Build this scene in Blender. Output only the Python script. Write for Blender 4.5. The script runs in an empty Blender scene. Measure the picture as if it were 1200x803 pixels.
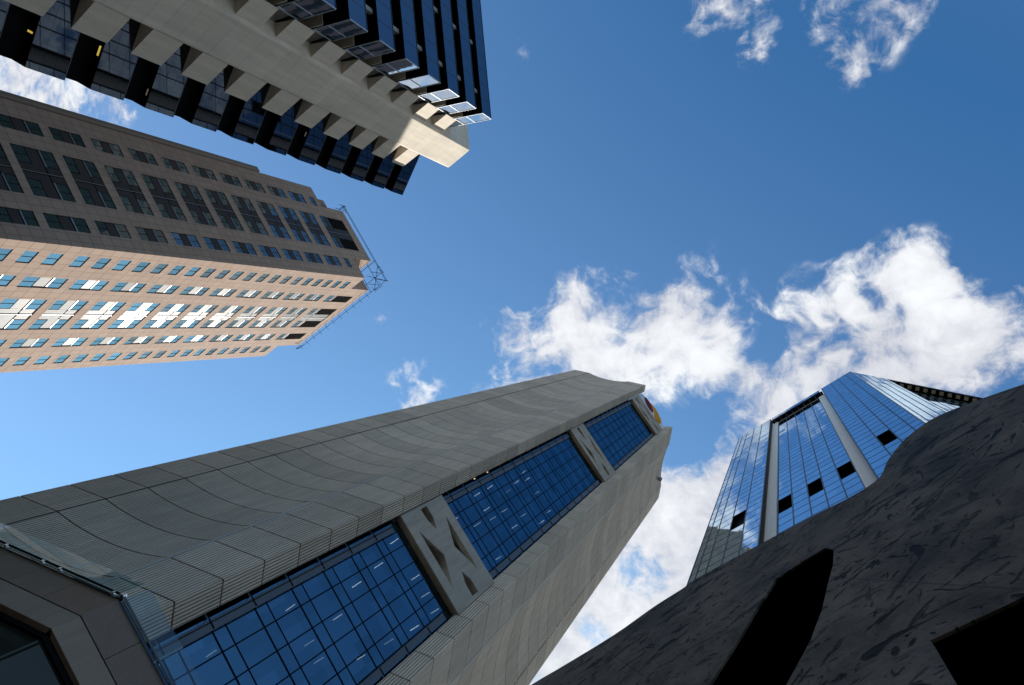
import bpy, bmesh, math, random
from mathutils import Vector, Matrix
random.seed(7)
R = math.radians
S = bpy.context.scene
COL = S.collection
EYE = 1.6                                   # camera height; every z measured from the photograph is above the eye

# ------------------------------------------------------------------ node helpers
class NT:
    def __init__(s, nt): s.nt = nt
    def n(s, t, **kw):
        o = s.nt.nodes.new(t)
        for k, v in kw.items(): setattr(o, k, v)
        return o
    def l(s, a, b): s.nt.links.new(a, b)
    def put(s, sock, v):
        if hasattr(v, 'links'): s.l(v, sock)
        else: sock.default_value = v
    def m(s, op, a, b=0.0, c=0.0, clamp=False):
        o = s.n('ShaderNodeMath', operation=op); o.use_clamp = clamp
        s.put(o.inputs[0], a); s.put(o.inputs[1], b)
        if len(o.inputs) > 2: s.put(o.inputs[2], c)
        return o.outputs[0]
    def mix(s, f, a, b, mode='MIX'):
        o = s.n('ShaderNodeMix', data_type='RGBA', blend_type=mode)
        s.put(o.inputs[0], f); s.put(o.inputs[6], a); s.put(o.inputs[7], b)
        return o.outputs[2]
    def noise(s, vec, scale, detail=4, rough=.55, dist=0.0, lac=2.0):
        o = s.n('ShaderNodeTexNoise'); s.l(vec, o.inputs['Vector'])
        o.inputs['Scale'].default_value = scale; o.inputs['Detail'].default_value = detail
        o.inputs['Roughness'].default_value = rough; o.inputs['Distortion'].default_value = dist
        o.inputs['Lacunarity'].default_value = lac
        return o.outputs['Fac']
    def ramp(s, f, lo, hi, smooth=True):
        o = s.n('ShaderNodeMapRange'); o.interpolation_type = 'SMOOTHSTEP' if smooth else 'LINEAR'
        s.put(o.inputs[0], f); o.inputs[1].default_value = lo; o.inputs[2].default_value = hi
        return o.outputs[0]
    def scale(s, vec, v):
        o = s.n('ShaderNodeVectorMath', operation='MULTIPLY'); s.l(vec, o.inputs[0]); o.inputs[1].default_value = v
        return o.outputs[0]
    def line(s, x, pitch, off, w):
        """1 inside a joint of half width w every pitch"""
        q = s.m('FRACT', s.m('DIVIDE', s.m('SUBTRACT', x, off - pitch / 2), pitch))
        d = s.m('ABSOLUTE', s.m('SUBTRACT', q, .5))
        return s.m('LESS_THAN', d, w / pitch)

def mat(name):
    m = bpy.data.materials.new(name); m.use_nodes = True
    m.node_tree.nodes.clear()
    t = NT(m.node_tree)
    t.out = t.n('ShaderNodeOutputMaterial'); t.mat = m
    tc = t.n('ShaderNodeTexCoord'); t.obj = tc.outputs['Object']
    sep = t.n('ShaderNodeSeparateXYZ'); t.l(t.obj, sep.inputs[0]); t.x, t.y, t.z = sep.outputs
    return t
def pbr(t, col, rough=.7, metal=0.0, spec=.5, bump=None, bdist=.02, bstr=1.0):
    b = t.n('ShaderNodeBsdfPrincipled')
    t.put(b.inputs['Base Color'], col if hasattr(col, 'links') else (*col, 1))
    t.put(b.inputs['Roughness'], rough); t.put(b.inputs['Metallic'], metal)
    b.inputs['Specular IOR Level'].default_value = spec
    if bump is not None:
        bp = t.n('ShaderNodeBump'); t.l(bump, bp.inputs['Height'])
        bp.inputs['Distance'].default_value = bdist; bp.inputs['Strength'].default_value = bstr
        t.l(bp.outputs[0], b.inputs['Normal'])
    t.l(b.outputs[0], t.out.inputs[0])
    return t.mat
def simple(name, col, rough=.6, metal=0.0, spec=.5, var=.12, sc=3.0):
    t = mat(name)
    n = t.noise(t.obj, sc, 5, .6)
    k = t.m('ADD', t.m('MULTIPLY', n, 2 * var), 1 - var)
    c = t.mix(1.0, (*col, 1), t.n('ShaderNodeCombineXYZ').outputs[0], 'MULTIPLY') if False else None
    v = t.n('ShaderNodeCombineColor'); [t.l(k, v.inputs[i]) for i in range(3)]
    c = t.mix(1.0, (*col, 1), v.outputs[0], 'MULTIPLY')
    return pbr(t, c, rough, metal, spec)
def granite(name, col, px, ox, pz, oz, w=.02, dark=.35, speck=.10):
    t = mat(name)
    n1 = t.noise(t.obj, 30, 3, .7); n2 = t.noise(t.obj, .35, 4, .6)
    # each cladding slab a slightly different tone
    ix = t.m('FLOOR', t.m('DIVIDE', t.m('SUBTRACT', t.x, ox), px)); iz = t.m('FLOOR', t.m('DIVIDE', t.m('SUBTRACT', t.z, oz), pz))
    cb = t.n('ShaderNodeCombineXYZ'); t.l(ix, cb.inputs[0]); t.l(iz, cb.inputs[1])
    wn = t.n('ShaderNodeTexWhiteNoise', noise_dimensions='2D'); t.l(cb.outputs[0], wn.inputs['Vector'])
    k = t.m('ADD', t.m('MULTIPLY', n1, speck * 2), 1 - speck - .13)
    k = t.m('ADD', k, t.m('MULTIPLY', n2, .14)); k = t.m('ADD', k, t.m('MULTIPLY', wn.outputs[0], .12))
    ln = t.m('MAXIMUM', t.line(t.x, px, ox, w), t.line(t.z, pz, oz, w))
    k = t.m('MULTIPLY', k, t.m('SUBTRACT', 1.0, t.m('MULTIPLY', ln, 1 - dark)))
    v = t.n('ShaderNodeCombineColor'); [t.l(k, v.inputs[i]) for i in range(3)]
    c = t.mix(1.0, (*col, 1), v.outputs[0], 'MULTIPLY')
    return pbr(t, c, .75, 0, .02, bump=t.m('SUBTRACT', 1.0, ln), bdist=.02)
def concrete(name, col, rib=None, stain=.25, board=None, rough=.85):
    """rib: pitch of the vertical fluting; board: pitch of horizontal pour joints"""
    t = mat(name)
    mp = t.scale(t.obj, (1.0, 1.0, .12))
    n1 = t.noise(mp, 1.6, 7, .68); n2 = t.noise(t.obj, 7, 4, .65); n3 = t.noise(t.obj, .22, 3, .5)
    k = t.m('ADD', t.m('MULTIPLY', n1, stain * 2), 1 - stain - .16)
    k = t.m('ADD', k, t.m('MULTIPLY', n2, .14)); k = t.m('ADD', k, t.m('MULTIPLY', n3, .20))
    h = n2; bd = .01
    if rib:
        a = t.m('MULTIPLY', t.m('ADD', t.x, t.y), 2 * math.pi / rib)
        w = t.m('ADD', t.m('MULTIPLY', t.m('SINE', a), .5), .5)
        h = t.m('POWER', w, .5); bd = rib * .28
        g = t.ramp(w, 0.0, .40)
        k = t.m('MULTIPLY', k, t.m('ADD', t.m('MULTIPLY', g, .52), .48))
        wn = t.n('ShaderNodeTexWhiteNoise', noise_dimensions='2D'); cb = t.n('ShaderNodeCombineXYZ')       # castings differ in tone
        t.l(t.m('FLOOR', t.m('DIVIDE', t.m('SUBTRACT', t.z, 151.6), 3.136)), cb.inputs[0]); t.l(t.m('ADD', t.m('GREATER_THAN', t.x, 3.6), t.m('GREATER_THAN', t.x, 12.7)), cb.inputs[1]); t.l(cb.outputs[0], wn.inputs['Vector'])
        k = t.m('MULTIPLY', k, t.m('ADD', t.m('MULTIPLY', wn.outputs[0], .26), .89))
    if board:
        ln = t.line(t.z, board, 0, .016)
        iz = t.m('FLOOR', t.m('DIVIDE', t.z, board))
        wn = t.n('ShaderNodeTexWhiteNoise', noise_dimensions='1D'); t.l(iz, wn.inputs['W'])
        k = t.m('MULTIPLY', k, t.m('ADD', t.m('MULTIPLY', wn.outputs[0], .10), .95))
        k = t.m('MULTIPLY', k, t.m('SUBTRACT', 1.0, t.m('MULTIPLY', ln, .22)))
    v = t.n('ShaderNodeCombineColor'); [t.l(k, v.inputs[i]) for i in range(3)]
    c = t.mix(1.0, (*col, 1), v.outputs[0], 'MULTIPLY')
    return pbr(t, c, rough, 0, .3, bump=h, bdist=bd)
def mirror(name, tint, dark=(.01, .012, .016), fac=.9, rough=.015, wav=.004, wsc=.6, clear=0.0, vary=0.0, pane=None):
    """coated glass: tinted reflection over a dark body; clear = share that lets the interior be seen"""
    t = mat(name)
    bp = t.n('ShaderNodeBump'); bp.inputs['Distance'].default_value = wav
    oi = t.n('ShaderNodeObjectInfo')
    off = t.n('ShaderNodeVectorMath', operation='ADD'); t.l(t.obj, off.inputs[0])
    ov = t.n('ShaderNodeCombineXYZ'); t.l(t.m('MULTIPLY', oi.outputs['Random'], 90), ov.inputs[0]); t.l(ov.outputs[0], off.inputs[1])
    t.l(t.noise(off.outputs[0], wsc, 2, .5), bp.inputs['Height'])
    g = t.n('ShaderNodeBsdfGlossy'); g.inputs['Color'].default_value = (*tint, 1); g.inputs['Roughness'].default_value = rough
    t.l(bp.outputs[0], g.inputs['Normal'])
    if vary:                                        # panes are never quite alike
        f0 = oi.outputs['Random']
        if pane:
            cb = t.n('ShaderNodeCombineXYZ'); t.l(t.m('FLOOR', t.m('DIVIDE', t.x, pane[0])), cb.inputs[0]); t.l(t.m('FLOOR', t.m('DIVIDE', t.z, pane[1])), cb.inputs[1])
            wn = t.n('ShaderNodeTexWhiteNoise', noise_dimensions='2D'); t.l(cb.outputs[0], wn.inputs['Vector']); f0 = wn.outputs[0]
            # each pane sits at a slightly different tilt
            tl = t.n('ShaderNodeVectorMath', operation='SUBTRACT'); t.l(wn.outputs['Color'], tl.inputs[0]); tl.inputs[1].default_value = (.5, .5, .5)
            ta = t.n('ShaderNodeVectorMath', operation='ADD'); t.l(bp.outputs[0], ta.inputs[0]); t.l(t.scale(tl.outputs[0], (.009, .009, .009)), ta.inputs[1])
            nn = t.n('ShaderNodeVectorMath', operation='NORMALIZE'); t.l(ta.outputs[0], nn.inputs[0]); t.l(nn.outputs[0], g.inputs['Normal'])
        kv = t.m('SUBTRACT', 1.0, t.m('MULTIPLY', f0, vary)); vc = t.n('ShaderNodeCombineColor'); [t.l(kv, vc.inputs[i]) for i in range(3)]
        t.l(t.mix(1.0, (*tint, 1), vc.outputs[0], 'MULTIPLY'), g.inputs['Color'])
    d = t.n('ShaderNodeBsdfDiffuse'); d.inputs['Color'].default_value = (*dark, 1)
    base = d.outputs[0]
    if clear:
        tr = t.n('ShaderNodeBsdfTransparent'); tr.inputs['Color'].default_value = (.55, .75, .85, 1)
        mx = t.n('ShaderNodeMixShader'); mx.inputs[0].default_value = clear
        t.l(d.outputs[0], mx.inputs[1]); t.l(tr.outputs[0], mx.inputs[2]); base = mx.outputs[0]
    fr = t.n('ShaderNodeLayerWeight'); fr.inputs[0].default_value = .35
    f = t.m('ADD', t.m('MULTIPLY', fr.outputs['Fresnel'], 1 - fac), fac, clamp=True)
    mx = t.n('ShaderNodeMixShader'); t.l(f, mx.inputs[0]); t.l(base, mx.inputs[1]); t.l(g.outputs[0], mx.inputs[2])
    t.l(mx.outputs[0], t.out.inputs[0])
    return t.mat
def emit(name, col, st):
    t = mat(name); e = t.n('ShaderNodeEmission'); e.inputs[0].default_value = (*col, 1); e.inputs[1].default_value = st
    t.l(e.outputs[0], t.out.inputs[0]); return t.mat

# ------------------------------------------------------------------ geometry helpers
class MB:
    def __init__(s): s.v = []; s.f = []; s.mi = []; s.mats = []
    def mid(s, m):
        if m not in s.mats: s.mats.append(m)
        return s.mats.index(m)
    def poly(s, pts, m):
        b = len(s.v); s.v += [tuple(p) for p in pts]; s.f.append(list(range(b, b + len(pts)))); s.mi.append(s.mid(m))
    def box(s, x0, x1, y0, y1, z0, z1, m, under=None):
        b = len(s.v)
        s.v += [(x0,y0,z0),(x1,y0,z0),(x1,y1,z0),(x0,y1,z0),(x0,y0,z1),(x1,y0,z1),(x1,y1,z1),(x0,y1,z1)]
        F = [(3,2,1,0),(4,5,6,7),(0,1,5,4),(1,2,6,5),(2,3,7,6),(3,0,4,7)]
        for i, f in enumerate(F):
            s.f.append([b + q for q in f]); s.mi.append(s.mid(under if (under and i == 0) else m))
    def prism(s, pts, z0, z1, m, under=None, top=None):
        """pts counter-clockwise in plan"""
        b = len(s.v); n = len(pts)
        s.v += [(x, y, z0) for x, y in pts] + [(x, y, z1) for x, y in pts]
        s.f.append([b + i for i in reversed(range(n))]); s.mi.append(s.mid(under or m))
        s.f.append([b + n + i for i in range(n)]); s.mi.append(s.mid(top or m))
        for i in range(n):
            j = (i + 1) % n
            s.f.append([b + i, b + j, b + n + j, b + n + i]); s.mi.append(s.mid(m))
    def tube(s, a, b, r, m, n=6):
        a = Vector(a); b = Vector(b); d = (b - a).normalized()
        u = d.orthogonal().normalized(); w = d.cross(u); k = len(s.v)
        for p in (a, b):
            for i in range(n):
                t = 2 * math.pi * i / n; s.v.append(tuple(p + u * (r * math.cos(t)) + w * (r * math.sin(t))))
        for i in range(n):
            j = (i + 1) % n; s.f.append([k + i, k + j, k + n + j, k + n + i]); s.mi.append(s.mid(m))
        s.f.append([k + i for i in reversed(range(n))]); s.mi.append(s.mid(m))
        s.f.append([k + n + i for i in range(n)]); s.mi.append(s.mid(m))
    def wall(s, x0, x1, z0, z1, holes, depth, m, skip=None, xs=(), zs=()):
        """front sheet at y=0 with rectangular openings and reveals of the given depth"""
        X = sorted({x0, x1, *xs, *[h[0] for h in holes], *[h[1] for h in holes]}); X = [v for v in X if x0 <= v <= x1]
        Z = sorted({z0, z1, *zs, *[h[2] for h in holes], *[h[3] for h in holes]}); Z = [v for v in Z if z0 <= v <= z1]
        for i in range(len(X) - 1):
            zc0 = None
            for j in range(len(Z) - 1):
                cx = (X[i] + X[i+1]) / 2; cz = (Z[j] + Z[j+1]) / 2
                solid = not any(h[0] < cx < h[1] and h[2] < cz < h[3] for h in holes) and not (skip and skip(cx, cz))
                if solid and zc0 is None: zc0 = Z[j]
                if zc0 is not None and (not solid or j == len(Z) - 2):
                    e = Z[j] if not solid else Z[j+1]
                    s.poly([(X[i],0,zc0),(X[i+1],0,zc0),(X[i+1],0,e),(X[i],0,e)], m); zc0 = None
        for a, b, c, d in holes:
            s.poly([(a,0,c),(a,depth,c),(b,depth,c),(b,0,c)], m); s.poly([(a,0,d),(b,0,d),(b,depth,d),(a,depth,d)], m)
            s.poly([(a,0,c),(a,0,d),(a,depth,d),(a,depth,c)], m); s.poly([(b,0,c),(b,depth,c),(b,depth,d),(b,0,d)], m)
    def mesh(s, name):
        me = bpy.data.meshes.new(name); me.from_pydata(s.v, [], s.f)
        for m in s.mats: me.materials.append(m)
        me.polygons.foreach_set('material_index', s.mi); me.update(); return me

class Fr:
    """a vertical face: x runs along it, y goes INTO the building, z is up (already above ground)"""
    def __init__(s, o, ang): s.o = Vector((o[0], o[1])); s.ang = R(ang)
    def pt(s, x, y=0.0):
        c, n = math.cos(s.ang), math.sin(s.ang); return (s.o.x + c*x - n*y, s.o.y + n*x + c*y)
    def loc(s, x, y=0.0):
        p = Vector(x) - s.o; c, n = math.cos(s.ang), math.sin(s.ang); return (c*p.x + n*p.y, -n*p.x + c*p.y)

def place(o, name, parent, fr=None, x=0.0, y=0.0, z=0.0):
    COL.objects.link(o); base = parent.location if parent else Vector((0, 0, 0))
    if fr:
        p = fr.pt(x, y); o.location = (p[0] - base.x, p[1] - base.y, z - base.z); o.rotation_euler = (0, 0, fr.ang)
    else: o.location = (x - base.x, y - base.y, z - base.z)
    if parent: o.parent = parent
    return o
def part(name, mb, parent, fr=None, x=0.0, y=0.0, z=0.0):
    me = mb if isinstance(mb, bpy.types.Mesh) else mb.mesh(name)
    return place(bpy.data.objects.new(name, me), name, parent, fr, x, y, z)
def sub(name, mb, par):
    me = mb if isinstance(mb, bpy.types.Mesh) else mb.mesh(name)
    o = bpy.data.objects.new(name, me); COL.objects.link(o); o.parent = par; return o
def thing(name, label, cat, xy, group=None):
    o = bpy.data.objects.new(name, None); COL.objects.link(o); o.location = (xy[0], xy[1], 0)
    o['label'] = label; o['category'] = cat
    if group: o['group'] = group
    return o
def dup(root, parent_loc):
    c = root.copy(); COL.objects.link(c); c.parent = root.parent
    for ch in root.children:
        d = ch.copy(); COL.objects.link(d); d.parent = c
    return c
def plate(outline, holes, y0, y1, m, bevel=0.0, res=1):
    """flat outline (x,z) with holes, given thickness y0..y1 -> mesh"""
    cu = bpy.data.curves.new('tmp', 'CURVE'); cu.dimensions = '2D'; cu.fill_mode = 'BOTH'
    cu.extrude = (y1 - y0) / 2 - bevel; cu.bevel_depth = bevel; cu.bevel_resolution = res
    for pl in [outline] + holes:
        sp = cu.splines.new('POLY'); sp.points.add(len(pl) - 1); sp.use_cyclic_u = True
        for q, (a, b) in zip(sp.points, pl): q.co = (a, b, 0, 1)
    ob = bpy.data.objects.new('tmp', cu); COL.objects.link(ob)
    dg = bpy.context.evaluated_depsgraph_get(); me = bpy.data.meshes.new_from_object(ob.evaluated_get(dg))
    bpy.data.objects.remove(ob); bpy.data.curves.remove(cu)
    mid = (y0 + y1) / 2
    for v in me.vertices: v.co = (v.co.x, mid - v.co.z, v.co.y)
    me.materials.clear(); me.materials.append(m); me.update(); return me
def smooth_loop(pts, n=5):
    out = []; N = len(pts)
    for i in range(N):
        p0, p1, p2, p3 = (Vector(pts[(i + k - 1) % N]) for k in range(4))
        for j in range(n):
            t = j / n
            out.append(tuple(.5*((2*p1)+(-p0+p2)*t+(2*p0-5*p1+4*p2-p3)*t*t+(-p0+3*p1-3*p2+p3)*t**3)))
    return out
def xsect(p, a, q, b):
    """intersection of two plan lines (point, angle)"""
    d1 = Vector((math.cos(R(a)), math.sin(R(a)))); d2 = Vector((math.cos(R(b)), math.sin(R(b))))
    p = Vector(p); q = Vector(q); w = q - p
    t = (w.x * d2.y - w.y * d2.x) / (d1.x * d2.y - d1.y * d2.x); r = p + d1 * t; return (r.x, r.y)

# ------------------------------------------------------------------ camera
VPX, VPY, FPX, PX, PY = 914.0, 379.0, 800.0, 600.0, 401.5      # zenith, focal length and centre in photo pixels
zc = Vector((VPX - PX, -(VPY - PY), -FPX)).normalized()
xc = (Vector((1, 0, 0)) - zc * zc.x).normalized(); yc = zc.cross(xc)
cd = bpy.data.cameras.new('camera'); cd.sensor_width = 36.0; cd.lens = 24.0; cd.clip_start = .05; cd.clip_end = 20000
cam = bpy.data.objects.new('camera', cd); COL.objects.link(cam)
Mx = Matrix(((xc.x, xc.y, xc.z, 0), (yc.x, yc.y, yc.z, 0), (zc.x, zc.y, zc.z, EYE), (0, 0, 0, 1)))
cam.matrix_world = Mx; S.camera = cam
def uv(px, py):
    """direction of a photo pixel as horizontal offset per metre of height (plan of a sky ray)"""
    r = Vector((px - PX, -(py - PY), -FPX)); return (r.dot(xc) / r.dot(zc), r.dot(yc) / r.dot(zc))

# ------------------------------------------------------------------ light
SUN_AZ, SUN_EL = 121.0, 41.0
sd = bpy.data.lights.new('sun', 'SUN'); sd.energy = 5.0; sd.angle = R(.4); sd.color = (1.0, .95, .87)
so = bpy.data.objects.new('sun', sd); COL.objects.link(so)
sv = Vector((math.cos(R(SUN_EL))*math.cos(R(SUN_AZ)), math.cos(R(SUN_EL))*math.sin(R(SUN_AZ)), math.sin(R(SUN_EL))))
so.rotation_euler = sv.to_track_quat('Z', 'Y').to_euler()

W = bpy.data.worlds.new('World'); S.world = W; W.use_nodes = True
w = NT(W.node_tree); W.node_tree.nodes.clear()
sky = w.n('ShaderNodeTexSky'); sky.sky_type = 'NISHITA'; sky.sun_disc = False
sky.sun_elevation = R(SUN_EL); sky.sun_rotation = R(90 - SUN_AZ); sky.air_density = 1.0; sky.dust_density = 1.0; sky.ozone_density = 2.0
tc = w.n('ShaderNodeTexCoord')
sp = w.n('ShaderNodeSeparateXYZ'); w.l(tc.outputs['Generated'], sp.inputs[0])
zz = w.m('MAXIMUM', sp.outputs[2], .06)
cu = w.m('DIVIDE', sp.outputs[0], zz); cv = w.m('DIVIDE', sp.outputs[1], zz)
cx = w.n('ShaderNodeCombineXYZ'); w.l(cu, cx.inputs[0]); w.l(cv, cx.inputs[1]); CUV = cx.outputs[0]
# a flat cloud layer far overhead: banks where the photograph has them
BANKS = [ # photo px x, y, radius px, weight
 (645,415,45,.62),(605,398,34,.62),(700,425,60,.95),(785,400,78,1.0),(800,340,26,.55),(850,430,70,.9),(950,430,62,.85),(985,365,52,.75),(1010,310,24,.5),(1075,330,50,.9),
 (1120,400,75,1.0),(1040,420,70,.95),(1185,425,45,.9),(1130,330,30,.5),(900,500,75,1.0),(890,445,45,.8),(940,400,40,.8),(690,400,60,.95),(640,440,50,.8),(820,470,40,.7),(740,660,70,.9),(820,700,70,.9),(860,560,90,1.05),(800,620,120,1.15),(880,640,100,1.1),(720,690,110,1.2),(690,745,60,1.1),(660,780,120,1.15),(600,560,75,.9),(520,640,110,.9),(780,720,90,1.05),
 (1010,18,52,.66),(990,62,34,.56),(1050,8,36,.58),(850,5,40,.46),(885,55,32,.38),(60,95,60,.85),(125,120,34,.8),(5,85,45,.75),(485,466,34,.42),(432,378,18,.48),(592,60,22,.30),
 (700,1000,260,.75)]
HOLES = [(828,488,46,.72),(800,545,30,.45),(890,402,26,.55),(750,676,34,.72),(700,748,24,.5),(825,660,26,.3),(1185,440,14,.3),(960,330,16,.3)]
def blob(px, py, r, wt):
    u0, v0 = uv(px, py); u1, v1 = uv(px + r, py); u2, v2 = uv(px, py + r)
    rad = (math.hypot(u1-u0, v1-v0) * math.hypot(u2-u0, v2-v0)) ** .5
    s_ = w.n('ShaderNodeVectorMath', operation='DISTANCE'); w.l(CUVW, s_.inputs[0]); s_.inputs[1].default_value = (u0, v0, 0)
    return w.m('MULTIPLY', w.ramp(s_.outputs['Value'], rad * 1.75, rad * .25), wt)
nw = w.n('ShaderNodeTexNoise'); w.l(CUV, nw.inputs['Vector']); nw.inputs['Scale'].default_value = 9; nw.inputs['Detail'].default_value = 3
wa = w.n('ShaderNodeVectorMath', operation='SUBTRACT'); w.l(nw.outputs['Color'], wa.inputs[0]); wa.inputs[1].default_value = (.5, .5, .5)
ws = w.scale(wa.outputs[0], (.07, .07, 0)); wb = w.n('ShaderNodeVectorMath', operation='ADD'); w.l(CUV, wb.inputs[0]); w.l(ws, wb.inputs[1]); CUVW = wb.outputs[0]
acc = None
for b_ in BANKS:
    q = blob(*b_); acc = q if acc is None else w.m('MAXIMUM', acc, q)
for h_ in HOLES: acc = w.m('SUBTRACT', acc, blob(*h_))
nz = w.noise(CUVW, 8.0, 14, .60, 0.0); nf = w.noise(CUVW, 30.0, 10, .62, .15); nb = w.noise(CUV, 4.5, 6, .55, .2)
az = w.m('ARCTAN2', sp.outputs[1], sp.outputs[0]); rr = w.m('SQRT', w.m('ADD', w.m('MULTIPLY', cu, cu), w.m('MULTIPLY', cv, cv)))
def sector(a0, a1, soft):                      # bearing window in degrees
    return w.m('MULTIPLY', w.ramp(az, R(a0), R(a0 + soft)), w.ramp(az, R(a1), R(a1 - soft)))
far = w.m('MAXIMUM', w.m('MULTIPLY', sector(-22, 100, 14), w.ramp(rr, .42, .62)), w.m('MULTIPLY', sector(-150, -72, 12), w.ramp(rr, .85, 1.15)))  # unseen cloud banks, added out of view as neutral fill light
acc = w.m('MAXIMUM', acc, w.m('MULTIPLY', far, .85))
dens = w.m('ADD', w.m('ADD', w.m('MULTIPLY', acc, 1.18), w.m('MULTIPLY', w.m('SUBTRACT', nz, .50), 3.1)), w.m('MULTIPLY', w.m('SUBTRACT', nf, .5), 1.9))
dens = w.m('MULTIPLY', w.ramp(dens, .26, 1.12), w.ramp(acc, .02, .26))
haze_c = w.ramp(sp.outputs[2], .02, .25)
dens = w.m('MULTIPLY', dens, haze_c)
lit = w.m('ADD', .60, w.m('MULTIPLY', w.ramp(w.m('ADD', w.m('ADD', w.m('MULTIPLY', nz, .7), w.m('MULTIPLY', nf, .40)), w.m('MULTIPLY', nb, .6)), .62, 1.12), .50))
CL = 5.7
cc = w.n('ShaderNodeCombineColor')
w.l(w.m('MULTIPLY', lit, CL * .965), cc.inputs[0]); w.l(w.m('MULTIPLY', lit, CL * .985), cc.inputs[1]); w.l(w.m('ADD', w.m('MULTIPLY', lit, CL * .86), CL * .15), cc.inputs[2])
skc = w.mix(1.0, sky.outputs[0], (.27, .74, 1.02, 1), 'MULTIPLY')
dt = w.n('ShaderNodeVectorMath', operation='DOT_PRODUCT'); w.l(tc.outputs['Generated'], dt.inputs[0]); dt.inputs[1].default_value = tuple(sv)
glow = w.m('ADD', w.m('MULTIPLY', w.m('POWER', w.ramp(sp.outputs[2], 1.0, .5, False), 1.3), .45), w.m('MULTIPLY', w.ramp(dt.outputs['Value'], .36, 1.0, False), .36))   # paler air low down and towards the sun
gc = w.n('ShaderNodeCombineColor'); w.l(w.m('MULTIPLY', glow, 1.60), gc.inputs[0]); w.l(w.m('MULTIPLY', glow, 1.55), gc.inputs[1]); w.l(w.m('MULTIPLY', glow, 1.35), gc.inputs[2])
skc = w.mix(1.0, skc, gc.outputs[0], 'ADD')
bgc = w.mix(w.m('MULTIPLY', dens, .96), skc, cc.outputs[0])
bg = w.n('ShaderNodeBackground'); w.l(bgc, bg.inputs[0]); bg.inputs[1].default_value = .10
wo = w.n('ShaderNodeOutputWorld'); w.l(bg.outputs[0], wo.inputs[0])

# ------------------------------------------------------------------ materials
BLACK = simple('black_recess', (.0035, .0035, .0045), .6, 0, .04)
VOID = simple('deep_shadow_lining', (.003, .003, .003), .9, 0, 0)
STEEL = simple('dark_steel', (.09, .09, .10), .45, .6)
BRIGHT = simple('polished_steel', (.75, .75, .74), .18, 1.0)
FRAME = simple('black_frame', (.010, .011, .013), .7, 0, 0)
BEAMC = concrete('pale_board_concrete', (.72, .65, .54), board=1.16, stain=.34)
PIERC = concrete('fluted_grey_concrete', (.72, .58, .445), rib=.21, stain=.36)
BANDC = concrete('grey_concrete', (.44, .372, .30), stain=.5)
LITG = granite('pink_granite', (.395, .285, .223), 1.34, 0, 1.604, 0, w=.03, dark=.5)

# ------------------------------------------------------------------ ground
mb = MB(); mb.poly([(-4000,-4000,0),(4000,-4000,0),(4000,4000,0),(-4000,4000,0)], granite('paving', (.20, .19, .18), 1.2, 0, 50, 0, w=.012))
t = mat('plaza_paving')
ln = t.m('MAXIMUM', t.line(t.x, .9, 0, .008), t.line(t.y, .9, 0, .008))
k = t.m('MULTIPLY', t.m('ADD', t.m('MULTIPLY', t.noise(t.obj, .6, 6, .6), .3), .85), t.m('SUBTRACT', 1.0, t.m('MULTIPLY', ln, .5)))
v = t.n('ShaderNodeCombineColor'); [t.l(k, v.inputs[i]) for i in range(3)]
PAVE = pbr(t, t.mix(1.0, (.17, .155, .135, 1), v.outputs[0], 'MULTIPLY'), .7)
mb.mats = [PAVE]
g = part('ground', mb, None); g['kind'] = 'structure'

# ------------------------------------------------------------------ 1. dark glass tower with a pale concrete column between two wings
G1 = mirror('blue_black_glass', (.22, .27, .33), fac=.88, wav=.0015)
G1D = mirror('dark_pane_glass', (.10, .105, .115), dark=(.012, .013, .015), fac=.75, wav=.0008)
CAPG = mirror('clear_reflecting_glass', (.55, .62, .70), fac=.9, wav=.002, wsc=.9)
TRIM = simple('pane_edge_trim', (.45, .48, .50), .35, .3)
GREYT = simple('grey_pane_joint', (.12, .13, .14), .5)
JNT = simple('thin_joint', (.03, .035, .045), .5)
CR = (-25.66, -19.34); TIP = (-34.087, -15.159)
J = xsect(CR, 176, TIP, 118)
fR = Fr(CR, 176.0); LJ = fR.loc(J)[0]
SIDE = 30.0
fRS = Fr((CR[0] + SIDE*math.cos(R(-95.7)), CR[1] + SIDE*math.sin(R(-95.7))), 84.3)   # x = SIDE at the corner
fL = Fr(TIP, 118.0); CLp = fL.pt(2.65); fLS = Fr(CLp, 208.0); SJ = fL.loc(J)[0]
tower = thing('office_tower', 'dark glass tower with a pale concrete column and triangular brackets up its corner', 'building', J)
TOP = 60 + EYE; P = 3.47; H = 2.03
Rf = fRS.pt(0); Lf = fLS.pt(SIDE)
def inset(o, of=None, ol=None):
    of = o if of is None else of; ol = o if ol is None else ol
    """plan outline pushed o metres inward: side back, corner, junction, left corner, left back"""
    a = fRS.pt(0, o); b = xsect(fRS.pt(0, o), 84.3, fR.pt(0, o), 176); c = xsect(fR.pt(0, o), 176, fL.pt(0, o), 118)
    c = xsect(fR.pt(0, o), 176, fL.pt(0, of), 118)
    d = xsect(fL.pt(0, of), 118, fLS.pt(0, ol), 208); e = fLS.pt(SIDE, ol); return [a, b, c, d, e]
O0 = inset(0); O1 = inset(.85, .6, .08); OM = inset(1.6, 1.4, .9)
org = tower.location
def rel(pts): return [(p[0] - org.x, p[1] - org.y) for p in pts]
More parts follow.
